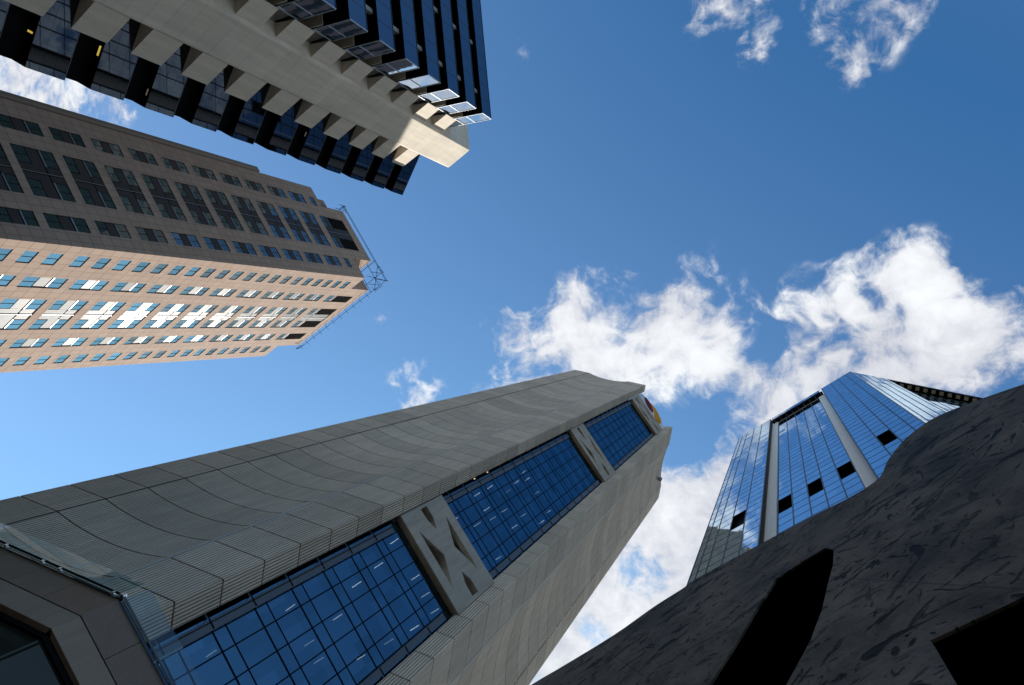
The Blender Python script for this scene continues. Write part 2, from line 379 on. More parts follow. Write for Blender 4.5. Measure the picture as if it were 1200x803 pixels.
def ring(mb, A, B, z0, z1, m_by_seg, under):
    A = rel(A); B = rel(B)
    for i in range(len(A) - 1):
        q = [A[i], A[i+1], B[i+1], B[i]]
        mb.poly([(*A[i], z0), (*A[i+1], z0), (*A[i+1], z1), (*A[i], z1)], m_by_seg[i])
        mb.poly([(*q[3], z0), (*q[2], z0), (*q[1], z0), (*q[0], z0)], under)
        mb.poly([(*q[0], z1), (*q[1], z1), (*q[2], z1), (*q[3], z1)], under)
    for i, (a, b) in enumerate(((A[0], B[0]), (A[-1], B[-1]))): mb.poly([(*a, z0), (*b, z0), (*b, z1), (*a, z1)], under)
def on_face(mb, fr, x0, x1, y0, y1, z0, z1, m):
    ps = rel([fr.pt(x0, y0), fr.pt(x1, y0), fr.pt(x1, y1), fr.pt(x0, y1)]); mb.prism(ps, z0, z1, m)
sp_me = None
for k in range(18):
    zt = TOP - P * k; zb = zt - H
    if zb < .5: break
    if sp_me is None:                      # build one floor, every other floor is a copy
        mb = MB(); ring(mb, O0, O1, -H, 0, [G1, CAPG, G1D, G1D], BLACK); sp_me = mb.mesh('spandrel')
        mb = MB(); e = .028
        for x in (1.68, 2.87): on_face(mb, fR, x - e, x + e, -.03, .02, -H + .03, -.03, TRIM)
        on_face(mb, fR, 0.02, LJ, -.03, .02, -H, -H + .05, TRIM); on_face(mb, fR, 0.02, LJ, -.03, .02, -.05, 0, TRIM)
        on_face(mb, fR, -.03, .02, -.03, .04, -H, 0, TRIM)
        x = 1.45
        while x < SIDE - .3: on_face(mb, fRS, SIDE - x - .012, SIDE - x + .012, -.012, .02, -H, 0, JNT); x += 1.45
        on_face(mb, fRS, 0, SIDE - .05, -.03, .02, -.04, .0, STEEL)
        on_face(mb, fL, 1.2 - .016, 1.2 + .016, -.02, .02, -H, 0, GREYT)
        for q in (.34, .67): on_face(mb, fL, SJ, 2.65, -.006, .02, -H * q - .004, -H * q + .004, JNT)
        on_face(mb, fL, SJ, 2.63, -.012, .02, -.03, -.003, GREYT)
        trim_me = mb.mesh('mullion')
        mb = MB(); ring(mb, O1, OM, 0, P - H, [BLACK, BLACK, BLACK, BLACK], BLACK)
        for i, q in enumerate((.5, .5)): pass
        for x in (.9, 1.9, 2.9): on_face(mb, fL, SJ + .4 + x * .95, SJ + .43 + x * .95, .57, .65, 0, P - H, FRAME)
        win_me = mb.mesh('window_band')
    o = part('spandrel', sp_me, tower, None, J[0], J[1], zt); sub('mullion', trim_me, o)
    part('window_band', win_me, tower, None, J[0], J[1], zt - P)
mb = MB(); mb.prism(rel(list(reversed(OM)))[::-1], 0, TOP - .4, BLACK); part('core', mb, tower, None, J[0], J[1], 0)
colm = simple('grey_painted_column', (.26, .27, .28), .6)
for s_ in (2.05, 6.55, 11.05, 15.55, 20.05):
    mb = MB(); mb.box(-.16, .16, .32, .62, .2, TOP - .6, colm); part('side_column', mb, tower, fRS, SIDE - s_)
# corner column and its brackets
bR = (-29.834, -17.801); bL = (-32.277, -16.188)
fB = Fr(bR, 149 - 2.5 + .0)
fB = Fr(bR, math.degrees(math.atan2(bL[1]-bR[1], bL[0]-bR[0]))); BW = math.hypot(bL[0]-bR[0], bL[1]-bR[1])
def back(p, a, d): return (p[0] + d*math.cos(R(a)), p[1] + d*math.sin(R(a)))
b4 = [fB.pt(0), back(bR, -95.7, 4.2), back(bL, -152, 4.2), fB.pt(BW)]
mb = MB(); cx0 = [fB.loc(p) for p in b4]
mb.prism([cx0[0], cx0[3], cx0[2], cx0[1]][::1], 0, 64.26 + EYE, BEAMC)
bpart = part('column', mb, tower, fB)
bev = bpart.modifiers.new('bevel', 'BEVEL'); bev.width = .10; bev.segments = 3; bev.limit_method = 'ANGLE'
# right bracket triangle: on the column side, outward parallel to the column front, back to the wing
pR = back(bR, -95.7, .28); tipR = (pR[0] + 1.74*math.cos(R(-31)), pR[1] + 1.74*math.sin(R(-31))); kR = (-29.98, -18.98)
tipL = (TIP[0], TIP[1]); pL = back(bL, -152, .06)
kL = fL.pt(-1.9, .02)
BRK = concrete('bracket_concrete', (.72, .64, .53), stain=.38)
def tri(mb, pts, z0, z1, m):
    q = [fB.loc(p) for p in pts]; ar = sum(q[i][0]*q[(i+1)%3][1] - q[(i+1)%3][0]*q[i][1] for i in range(3))
    mb.prism(q if ar > 0 else q[::-1], z0, z1, m)
mb = MB(); tri(mb, [pR, tipR, kR], 0, 1.99, BRK); mR = mb.mesh('bracket')
mb = MB(); tri(mb, [pL, tipL, kL], 0, 2.03, BRK); mL = mb.mesh('bracket')
mb = MB(); q = [fB.loc(p) for p in (fR.pt(2.0, .06), fR.pt(LJ, .06), fR.pt(LJ, 1.6), fR.pt(2.0, 1.6))]; mb.prism(q, 0, .10, BRK); mS = mb.mesh('soffit')
for k in range(16):
    z = 56.05 + EYE - P * k
    if z < 2: break
    part('bracket', mR, tower, fB, 0, 0, z); part('bracket', mL, tower, fB, 0, 0, z - .02)
    part('soffit', mS, tower, fB, 0, 0, z + 1.80)
lamp = emit('warm_lamp', (1.0, .72, .14), .30); lampw = emit('white_lamp', (1.0, .85, .70), .06)
for (s_, z_, a, b, m_) in ((.55, 24.9, .10, .55, lamp), (.95, 24.2, .35, .10, lamp), (1.75, 31.0, .05, .4, lampw),
                           (.6, 45.3, .05, .35, lampw)):
    k = round((60 - z_) / P + .3); zz_ = TOP - P * k
    mb = MB(); mb.box(-b / 2, b / 2, -.35, -.35 + a, -.05, -.004, m_); part('soffit_lamp', mb, tower, fL, s_, .55, zz_ + (P - H) - .003)

# ------------------------------------------------------------------ 2. pink granite tower
K2 = 137 / 90.0
C0 = (-56.8 * K2, -6.65 * K2); DK = 57.0; LT = 147.0
LL, LD = 21.59 * K2, 16.37 * K2
fT = Fr(C0, LT); fD = Fr((C0[0] - LD*math.cos(R(DK)), C0[1] - LD*math.sin(R(DK))), DK)      # fD: x = LD at the corner
stone = thing('apartment_tower', 'pink granite tower with one sunlit face, rows of windows and a notched roof corner', 'building', C0)
WB = mirror('window_glass', (.40, .46, .52), dark=(.046, .090, .084), fac=.40, wav=.012, wsc=.5, vary=.35)
t = mat('gloss_dark_panel'); oi = t.n('ShaderNodeObjectInfo')
PANEL = pbr(t, t.mix(t.noise(t.obj, 2.5, 4, .6), (.046, .041, .039, 1), (.060, .054, .051, 1)), t.m('ADD', .47, t.m('MULTIPLY', oi.outputs['Random'], .15)), 0.0, .12)
CHANNEL = simple('brushed_channel', (.34, .35, .37), .5, .8, .5)
LOUV = simple('dark_louvre', (.022, .022, .021), .8, 0, 0)
k = K2; zo = EYE
tops = [81.42 - 4.215 * i for i in range(9)] + [43.6, 39.0, 34.8, 30.6, 26.4, 22.1]
units = [(88.45, 82.7)] + [(t_, t_ - (3.8 if abs(t_ - 43.6) < .1 else 3.2)) for t_ in tops]
singles = [83.75 - 2.115 * i for i in range(20)] + [41.1 - 2.1 * i for i in range(11)]
rows_l = {'a': (4.75, 6.38), 'b': (8.2, 13.35), 'c': (15.1, 16.76)}
rows_d = {'a': (1.7, 3.34), 'b': (5.15, 10.86), 'c': (12.66, 14.28)}
DEP = .20
holes = []
for (a, b) in rows_l.values():
    for (t_, u_) in units: holes.append((a*k, b*k, u_*k + zo, t_*k + zo))
for t_ in singles:
    for (a, b) in ((1.25, 2.92), (18.62, 20.27)): holes.append((a*k, b*k, (t_-1.14)*k + zo, t_*k + zo))
mb = MB()
ROOF = 90.2; NZ = 85.6; FZ = 85.2
mb.wall(0, LL, 0, ROOF*k + zo, holes, DEP, LITG, skip=lambda x, z: (x < 2.85*k and z > NZ*k+zo) or (x > 18.65*k and z > FZ*k+zo), xs=(2.85*k, 18.65*k), zs=(NZ*k+zo, FZ*k+zo))
lw_ = part('lit_wall', mb, stone, fT); lw_.name = 'wall'
holes = []
for (a, b) in rows_d.values():
    for (t_, u_) in (units if b - a > 3 else units[1:] + [(83.9, 82.76)]): holes.append((LD - b*k, LD - a*k, u_*k + zo, t_*k + zo))
holes.append((LD - 13.05*k - .0, LD - 12.66*k, 86.9*k, 87.0*k)) if False else None
mb = MB()
mb.wall(0, LD, 0, ROOF*k + zo, holes, DEP, LITG,
        skip=lambda x, z: (LD - x < 3.5*k and z > NZ*k+zo) or (LD - x > 12.9*k and z > 86.3*k+zo) or (LD - x > 14.25*k and z > 84.9*k+zo),
        xs=(LD-3.5*k, LD-12.9*k, LD-14.25*k), zs=(NZ*k+zo, 86.3*k+zo, 84.9*k+zo))
part('wall', mb, stone, fD)
# body behind: notch walls, far sides and roofs
bp = lambda x, y: (x, y)
mb = MB()
zn = NZ*k+zo; zr = ROOF*k+zo; a = 2.85*k; b = 3.5*k      # in the lit frame: x along the lit face, y inward along the dark face
mb.poly([(0,0,zn),(a,0,zn),(a,b,zn),(0,b,zn)], LITG)
mb.poly([(a,0,zn),(a,0,zr),(a,b,zr),(a,b,zn)], LITG); mb.poly([(0,b,zn),(a,b,zn),(a,b,zr),(0,b,zr)], LITG)
mb.poly([(a,0,zr),(18.65*k,0,zr),(18.65*k,12.9*k,zr),(a,12.9*k,zr)], LITG); mb.poly([(0,b,zr),(a,b,zr),(a,12.9*k,zr),(0,12.9*k,zr)], LITG)
mb.poly([(18.65*k,0,FZ*k+zo),(LL,0,FZ*k+zo),(LL,LD,FZ*k+zo),(18.65*k,LD,FZ*k+zo)], LITG)
mb.poly([(18.65*k,0,FZ*k+zo),(18.65*k,LD,FZ*k+zo),(18.65*k,LD,zr),(18.65*k,0,zr)], LITG)
mb.poly([(0,12.9*k,84.9*k+zo),(18.65*k,12.9*k,84.9*k+zo),(18.65*k,12.9*k,zr),(0,12.9*k,zr)], LITG)
mb.box(0, 3*k, 12.9*k, 14.25*k, 84.85*k+zo, 86.3*k+zo, LITG)
mb.poly([(0,12.9*k,84.86*k+zo),(LL,12.9*k,84.86*k+zo),(LL,LD,84.86*k+zo),(0,LD,84.86*k+zo)], LITG)
mb.poly([(LL,0,0),(LL,LD,0),(LL,LD,FZ*k+zo),(LL,0,FZ*k+zo)], LITG); mb.poly([(0,LD,0),(0,LD,84.86*k+zo),(LL,LD,84.86*k+zo),(LL,LD,0)], LITG)
part('wall', mb, stone, fT)
mb = MB()                                                   # dark louvred screen inside the notch
for i in range(7): mb.box(a + .25, a + .4, .25 + i*.62, .55 + i*.62, zn + .1, zr - 2.2, LOUV)
mb.box(.35, a - .1, b - .35, b - .2, zn + .05, zn + 1.1, LOUV)
part('louvre_screen', mb, stone, fT)
mb = MB(); mb.box(-.78*k, -.003, -.30, 3.0, 0, 73.9*k + zo, simple('brown_pilaster', (.20, .155, .125), .6)); 
mb.box(-.30*k, -.004, -.34, -.30, 0, 73.4*k + zo, simple('brown_pilaster_fillet', (.27, .21, .17), .6))
part('pilaster', mb, stone, fD)
# windows: y measured inward from the wall face
def glass_row(mb, fm, x0, x1, z0, z1):
    y = DEP - .10
    mb.poly([(x0,y,z0),(x1,y,z0),(x1,y,z1),(x0,y,z1)], WB)
    m_ = (x0 + x1) / 2; e = .035
    fm.box(m_ - e, m_ + e, y - .03, y + .01, z0, z1, FRAME)
    for q0, q1, r0, r1 in ((x0, x0 + .06, z0, z1), (x1 - .06, x1, z0, z1), (x0, x1, z1 - .07, z1)): fm.box(q0, q1, y - .03, y + .01, r0, r1, FRAME)
def unit(x0, x1, h, mb, fm, flip=False, strip=0.0, louvre=False):
    """two storeys of window with the panel between; strip = blank panel along the inner side"""
    g0, g1 = (x0, x1 - strip) if not flip else (x0 + strip, x1)
    f = [0, .34, .62, .66, .70, 1.0] if not louvre else [0, .20, .30, .32, .34, 1.0]
    y = DEP - .08
    glass_row(mb, fm, g0, g1, f[0]*h, f[1]*h)
    mb.poly([(g0,y,f[1]*h),(g1,y,f[1]*h),(g1,y,f[2]*h),(g0,y,f[2]*h)], PANEL)
    mb.poly([(g0,y,f[3]*h),(g1,y,f[3]*h),(g1,y,f[4]*h),(g0,y,f[4]*h)], CHANNEL)
    fm.box(x0, x1, y, y + .15, f[2]*h, f[3]*h, FRAME)
    for q0, q1 in ((x0, x0 + .05), (x1 - .05, x1)): fm.box(q0, q1, y - .035, y + .14, 0.005, h - .005, FRAME)      # jambs
    if louvre:
        z = f[4]*h
        while z < h - .05: fm.box(g0, g1, y - .05, y + .1, z, z + .16, LOUV); z += .26
        mb.poly([(g0,y+.06,f[4]*h),(g1,y+.06,f[4]*h),(g1,y+.06,h),(g0,y+.06,h)], FRAME)
    else: glass_row(mb, fm, g0, g1, f[4]*h, h)
    if strip:
        q0, q1 = (g1, x1) if not flip else (x0, g0)
        for r0, r1 in ((0, f[2]*h), (f[3]*h, h)): mb.poly([(q0,y-.01,r0),(q1,y-.01,r0),(q1,y-.01,r1),(q0,y-.01,r1)], PANEL)
        fm.box((q0+q1)/2 - .015, (q0+q1)/2 + .015, y - .02, y, 0, h, JNT)
cache = {}
def bay(wd, h, big, louvre):
    key = (round(wd, 2), round(h, 2), big, louvre)
    if key not in cache:
        mb, fm = MB(), MB()
        if big:
            c_ = wd / 2; unit(0, c_ - .11, h, mb, fm, False, .82*k, louvre); unit(c_ + .11, wd, h, mb, fm, True, .82*k, louvre)
            fm.box(c_ - .14, c_ + .14, DEP - .13, DEP + .05, 0, h, FRAME); mb.box(c_ - .05, c_ + .05, DEP - .16, DEP - .131, 0, h, CHANNEL)
        else: unit(0, wd, h, mb, fm, False, 0, louvre)
        cache[key] = (mb.mesh('window_bay'), fm.mesh('frame'))
    return cache[key]
def bays(fr, rows, conv, low=False):
    for nm, (a, b) in rows.items():
        for (t_, u_) in (units[1:] if low and nm != 'b' else units):
            g_, f_ = bay((b - a) * k, (t_ - u_) * k, nm == 'b', t_ > 85)
            o = part('window_bay', g_, stone, fr, conv(a, b), 0, u_*k + zo); sub('frame', f_, o)
bays(fT, rows_l, lambda a, b: a*k); bays(fD, rows_d, lambda a, b: LD - b*k, True)
mb, fm = MB(), MB(); glass_row(mb, fm, 0, 1.66*k, 0, 1.14*k); m1, m2 = mb.mesh('window'), fm.mesh('frame')
for b in (3.34, 14.28):
    o = part('window', m1, stone, fD, LD - b*k, 0, 82.76*k + zo); sub('frame', m2, o)
for t_ in singles:
    for a in (1.25, 18.62):
        o = part('window', m1, stone, fT, a*k, 0, (t_-1.14)*k + zo); sub('frame', m2, o)
# steel rails running outside the parapet
mb = MB(); zr2 = zr + .35; off = -.62
x1 = 18.9*k
for dz, oy in ((0, off), (.5, off)):
    if dz == 0: mb.tube((-.75, oy, zr2 + dz), (x1, oy + .0, zr2 + dz), .045, FRAME)
    mb.tube((oy, -.75, zr2 + dz), (oy, 12.9*k + 1.2, zr2 + dz), .05, FRAME)
n_ = 0
x = 1.0
while x < x1: mb.tube((x, off - .55, zr2 + .5), (x, .3, zr2 - .25), .04, FRAME); x += 2.3
for (p, q) in (((-.75,-.75,0),(3.0,3.2,0)),((-.75,3.6,0),(3.2,-.75,0)),((-.75,1.6,0),(a*.9,1.6,0)),((1.5,-.75,0),(1.5,b*.9,0)),((-.75,4.9,0),(4.4,4.9,0)),((4.2,-.75,0),(4.2,5.2,0)),
               ((-.75,-.75,0),(-.75,-.75,.9)),((3,-.75,0),(3,-.75,.9)),((-.75,3.2,0),(-.75,3.2,.9)),((1.5,-.75,.9),(3,-.75,0)),((-.75,1.5,.9),(-.75,3.2,0)),((0,0,-3.2),(-.75,-.75,0)),((0,2,-3.2),(0,2,.4)),((2,0,-3.2),(2,0,.4))):
    mb.tube((p[0], p[1], zr2 + p[2]), (q[0], q[1], zr2 + q[2]), .06, FRAME)
ye = 12.9*k
for i in range(4):
    p = ye + .1 + i*.45
    mb.tube((off, p, zr2 + (.9 if i % 2 else 0)), (off + .8, p - .3, zr2 + (0 if i % 2 else .9)), .05, FRAME)
for q in ((-.75, ye + 1.2), (.6, ye + 1.2)): mb.tube((q[0], q[1], zr2 - 1.8), (q[0], q[1], zr2 + .9), .06, FRAME)
mb.tube((-.75, ye + 1.2, zr2 + .9), (.6, ye + .2, zr2 - 1.5), .05, FRAME); mb.tube((-.75, ye + 1.2, zr2), (.9, ye + 1.2, zr2), .06, FRAME)
mb.tube((x1, off, zr2), (x1 + .2, off - .1, zr2 - 1.2), .07, FRAME); mb.tube((x1 - 1.5, off, zr2), (x1 + .2, off, zr2 - 1.2), .06, FRAME)
part('roof_rail', mb, stone, fT)

# ------------------------------------------------------------------ 3. fluted concrete tower, glazed corner
A3 = (-43.365, 10.593); B3 = (-27.308, 13.558); C3 = (-27.803, 15.036); E3 = (-21.449, 22.553)
TH = 10.46
fA = Fr(A3, TH); fE = Fr((E3[0], E3[1]), 100.46); fG = Fr((-27.75, 15.05), 54.4)
conc = thing('office_tower', 'grey fluted concrete tower with a blue glazed corner crossed by concrete X bands', 'building', B3)
H3 = 150 + EYE; PP = 3.136; GAP = .10
DARKJ = simple('joint_shadow', (.03, .03, .028), .9)
RIDGE = simple('pale_edge_strip', (.50, .48, .45), .6)
def pier(fr, L, mirror_x, name='pier'):
    """L long; x measured so that the glazed corner is at x=L (left pier) or x=0 (right pier)"""
    X = (lambda q: q) if not mirror_x else (lambda q: L - q)
    g1, g2 = L - 12.95, L - 3.85
    def yc_(x):
        if x <= g1 or x >= g2: return 0.0
        u = (x - g1) / (g2 - g1); return .60 * math.sin(math.pi * u) ** .8
    segs = [[(x, yc_(x)) for x in (0.0, 1.2, g1 - .045)],
            [(g1 + .045 + (g2 - g1 - .09) * i / 14, yc_(g1 + .045 + (g2 - g1 - .09) * i / 14)) for i in range(15)],
            [(g2, 0.0), (L - .07, 0.0), (L, .07), (L, 1.5)]]
    mb = MB(); n = int(H3 / PP) + 1
    for j in range(n):
        z1 = H3 - j * PP; z0 = max(z1 - PP + GAP, 0)
        for si, sg in enumerate(segs):
            for i in range(len(sg) - 1):
                (xa, ya), (xb, yb) = sg[i], sg[i+1]
                q = [(X(xa), ya, z0), (X(xb), yb, z0), (X(xb), yb, z1), (X(xa), ya, z1)]
                mb.poly(q if not mirror_x else q[::-1], PIERC)
                for z_, up in ((z0, False), (z1, True)):
                    ia = .25; d_ = [(X(xa), ya, z_), (X(xb), yb, z_), (X(xb - (ia if (xa == xb or i == 2) and si == 2 else 0)), yb + (0 if si == 2 and i >= 1 else ia), z_), (X(xa - (ia if (xa == xb) and si == 2 else 0)), ya + (0 if xa == xb else ia), z_)]
                    mb.poly(d_, PIERC)
    o = part(name, mb, conc, fr)
    mb = MB(); bk = .14
    pts = [(0.0, bk), (g1, bk)] + [(x, yc_(x) + bk) for x, _ in segs[1]] + [(g2, bk), (L - bk, bk), (L - bk, 1.46), (0.0, 1.46)]
    pts = [(X(x), y) for x, y in pts]
    mb.prism(pts if not mirror_x else pts[::-1], 0, H3 - .04, DARKJ)
    sub('joint_backing', mb, o)
    mb = MB(); mb.box(min(X(g2 - .05), X(g2 + .05)), max(X(g2 - .05), X(g2 + .05)), -.035, .1, 0, H3 - .1, RIDGE); sub('edge_strip', mb, o)
    return o
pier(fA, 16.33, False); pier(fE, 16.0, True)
# hidden body
mb = MB(); q = [fA.pt(0.02, 1.2), fA.pt(15.0, 1.4), fG.pt(-.6, 4.2), fG.pt(9.6, 4.2), fE.pt(1.2, 1.4), fE.pt(15.98, 1.2), fA.pt(23.0, 24.2), fA.pt(0.02, 24.2)]
mb.prism([fA.loc(p) for p in q], 0, H3 - .6, BANDC); part('body', mb, conc, fA)
# glazed bays
G3 = mirror('deep_blue_glass', (.155, .30, .40), dark=(.004, .012, .022), fac=.80, wav=.002, wsc=.4, clear=.75, vary=.22, pane=(1.48, 1.56))
SLAB = simple('dark_ceiling', (.05, .05, .055), .8)
STRIPS = [emit('ceiling_strip', (1.0, .92, .88), q) for q in (2.6, 1.7, .8)]
GREYF = simple('grey_frame_strip', (.10, .11, .125), .5)
GW = 8.94; YG = .55
SM = (1.05, 2.2, 3.68, 5.16, 6.72, 7.95)
bayz = [(2.0, 46.5 + EYE), (53.5 + EYE, 93.4 + EYE), (100.0 + EYE, 136.7 + EYE)]
rnd = random.Random(3)
for bi, (z0, z1) in enumerate(bayz):
    mb = MB(); mb.poly([(.30,YG,z0),(GW-.35,YG,z0),(GW-.35,YG,z1),(.30,YG,z1)], G3)
    o = part('glazed_bay', mb, conc, fG)
    mb = MB(); e = .045
    z = z1 - .55; first = True; zs = []
    while z > z0: zs.append(z); z -= 3.12
    for z in zs:
        mb.box(.95, 8.05, YG - .025, YG + .02, z - e, z + e, FRAME); mb.box(.95, 8.05, YG - .02, YG + .02, z + .92 - e*.8, z + .92 + e*.8, FRAME) if z + .92 < z1 else None
        mb.box(.33, .95, YG - .26, YG - .20, z - .02, z + .02, FRAME); mb.box(8.05, GW - .38, YG - .26, YG - .20, z - .02, z + .02, FRAME)
        mb.box(-.1, .33, YG - .12, YG + .1, z - .06, z + .06, STEEL); mb.box(GW - .38, GW + .1, YG - .12, YG + .1, z - .06, z + .06, STEEL)
    for s_ in SM: mb.box(s_ - .04, s_ + .04, YG - .03, YG + .02, z0, z1, FRAME)
    sub('mullion', mb, o)
    mb = MB()
    mb.box(.42, .98, YG - .20, YG + .01, z0, z1 - 1.2, GREYF); mb.box(.55, .60, YG - .24, YG - .2, z0, z1 - 1.2, FRAME)
    mb.box(8.02, 8.5, YG - .20, YG + .01, z0, z1 - 1.2, GREYF); mb.box(-.4, .30, YG + .3, YG + .6, z0, z1, VOID); mb.box(GW - .35, GW + .4, YG + .3, YG + .6, z0, z1, VOID)
    mb.box(.30, .305, YG, YG + .6, z0, z1, VOID); mb.box(GW - .355, GW - .35, YG, YG + .6, z0, z1, VOID)
    sub('side_frame', mb, o)
    mb = MB()
    for z in zs: mb.box(.35, GW - .4, YG + .05, YG + 3.5, z + .05, z + .85, SLAB)
    mb.box(.35, GW - .4, YG + 3.5, YG + 3.56, z0, z1, SLAB); mb.box(.31, .35, YG + .05, YG + 3.5, z0, z1, SLAB); mb.box(GW - .40, GW - .36, YG + .05, YG + 3.5, z0, z1, SLAB)
    sub('floor_slab', mb, o)
    mid = [(SM[i] + SM[i+1]) / 2 for i in range(5)]
    for fi, z in enumerate(zs):
        if z < 20: continue
        for c in range(5):
            on = rnd.random() < ((.55, .46, .0)[bi] if not (bi == 1 and fi < 6) else .05)
            if on:
                mb = MB(); mb.box(-.02, .02, 0, rnd.choice((.7, .85, .85)), -.06, -.01, rnd.choice(STRIPS))
                part('ceiling_light', mb, conc, fG, mid[c] + rnd.choice((-.45, -.1, .3)), YG + .35, z + .05)
# X bands: concrete slabs with four cut-outs
def xband(z0, z1, name='cross_band'):
    h = (z1 - z0) / 7.0; m_ = lambda s_, z_: (s_, z0 + (z_ - 45.85) * h)
    out = [(.15, z0), (GW - .15, z0), (GW - .15, z1), (.15, z1)]
    ho = [[m_(1.7, 46.9), m_(4.5, 48.35), m_(7.3, 46.9)], [m_(1.75, 51.7), m_(4.45, 50.3), m_(7.25, 51.7)],
          [m_(.35, 48.75), m_(1.5, 48.8), m_(2.6, 49.3), m_(1.5, 49.85), m_(.35, 49.85)], [m_(8.55, 48.75), m_(7.4, 48.8), m_(6.35, 49.3), m_(7.4, 49.9), m_(8.55, 49.9)]]
    o = part(name, plate(out, ho, -.02, .95, BANDC, .04, 2), conc, fG)
    mb = MB(); mb.box(.2, GW - .2, 1.3, 1.4, z0 + .05, z1 - .05, DARKJ); x = .5
    while x < GW - .4: mb.box(x, x + .05, 1.15, 1.3, z0 + .05, z1 - .05, STEEL); x += .4
    sub('recess_louvre', mb, o)
    return o
xband(46.53 + EYE, 53.47 + EYE); xband(93.45 + EYE, 99.95 + EYE); xband(136.75 + EYE, 143.6 + EYE)
mb = MB()
for (x, y, a_, b_, c_) in ((8.2, 2.2, 1.1, .8, 1.2), (12.0, 3.0, .6, .6, .7), (3.2, 1.0, .5, .5, .5)): mb.box(x, x + a_, y - .6, y + b_, H3 - .7, H3 + c_, simple('roof_plant', (.30, .29, .28), .7))
part('roof_plant', mb, conc, fA)
mb = MB(); mb.box(10.2, 10.7, -.5, .3, H3 - 6.0, H3 - 4.6, simple('roof_fitting', (.20, .20, .20), .6)); mb.box(11.6, 16.0, .2, 1.2, H3 - .1, H3 + .5, PIERC); part('roof_fitting', mb, conc, fE)
dots = emit('gap_lamp', (1.0, .75, .42), .5)
for (x, z) in ((8.78, 56.5), (8.78, 59.6), (8.78, 62.7), (8.78, 65.8), (8.78, 68.9), (.14, 61.0), (.14, 64.2), (8.78, 72.0)):
    mb = MB(); mb.box(-.05, .05, -.05, .05, -.07, .07, dots); part('gap_lamp', mb, conc, fG, x, .3, z + EYE)
# sign above the top band
sg = thing('rooftop_sign', 'white sign with maroon and gold emblem on top of the concrete tower', 'sign', fG.pt(GW / 2))
WHITE = simple('white_sign_face', (.72, .72, .72), .4); MAR = simple('maroon_enamel', (.17, .010, .016), .7, 0, .1); GOLD = simple('gold_enamel', (.80, .33, .006), .7, 0, .1)
zs_ = EYE
top = [(.12, 148.6), (1.3, 149.6), (2.8, 150.5), (4.4, 150.9), (5.6, 150.7), (6.8, 149.8), (7.9, 148.5), (8.8, 147.4)]
o = part('sign_face', plate([(.12, 143.75 + zs_), (8.82, 143.75 + zs_)] + [(a, b + zs_) for a, b in reversed(top)], [], .25, .55, WHITE), sg, fG)
tr_ = MB(); tr_.box(.12, 8.82, .18, .25, 143.7 + zs_, 144.1 + zs_, TRIM); tr_.box(.12, 8.82, .10, .22, 144.25 + zs_, 144.4 + zs_, simple('sign_trim', (.35, .25, .16), .5)); sub('trim', tr_, o)
o = part('emblem', plate(smooth_loop([(1.15, 148.4 + zs_), (1.5, 149.5 + zs_), (2.7, 149.6 + zs_), (3.9, 148.6 + zs_), (4.75, 147.0 + zs_), (4.3, 146.0 + zs_), (3.0, 145.9 + zs_), (1.85, 147.0 + zs_)]), [], .16, .25, MAR), sg, fG)
o = part('emblem', plate(smooth_loop([(2.85, 149.9 + zs_), (4.4, 150.75 + zs_), (5.7, 150.3 + zs_), (7.3, 148.3 + zs_), (7.5, 146.0 + zs_), (6.4, 145.0 + zs_), (5.4, 146.3 + zs_), (5.0, 147.8 + zs_), (4.1, 149.0 + zs_)]), [], .15, .25, GOLD), sg, fG)
# ------------------------------------------------------------------ 4. blue glass tower
K4 = 190 / 120.0; k = K4
C4 = (10.28 * k, 7.566 * k); LW = 19.97 * k
fF = Fr((C4[0] + LW*math.cos(R(145)), C4[1] + LW*math.sin(R(145))), -35.0)      # x = LW at the corner
fS = Fr(C4, 11.0)
blue = thing('office_tower', 'mirror blue glass tower with two pale vertical strips, standing behind the dark sculpture', 'building', C4)
G4 = mirror('sky_blue_glass', (.66, .84, 1.0), dark=(.01, .02, .03), fac=.92, wav=.004, wsc=.35, vary=.12, pane=(2.1, 3.103))
G4S = G4
M4 = simple('mullion_navy', (.02, .026, .04), .4)
t = mat('pale_ribbed_metal'); ln = t.line(t.z, .35, 0, .05)
kk = t.m('SUBTRACT', 1.0, t.m('MULTIPLY', ln, .25)); v = t.n('ShaderNodeCombineColor'); [t.l(kk, v.inputs[i]) for i in range(3)]
STRIPM = pbr(t, t.mix(1.0, (.86, .80, .70, 1), v.outputs[0], 'MULTIPLY'), .45, .0, .5)
T4 = 118.8 * k + EYE; PR = 1.96 * k
OZ0, OZ1 = 59.3 * k + EYE, 63.9 * k + EYE
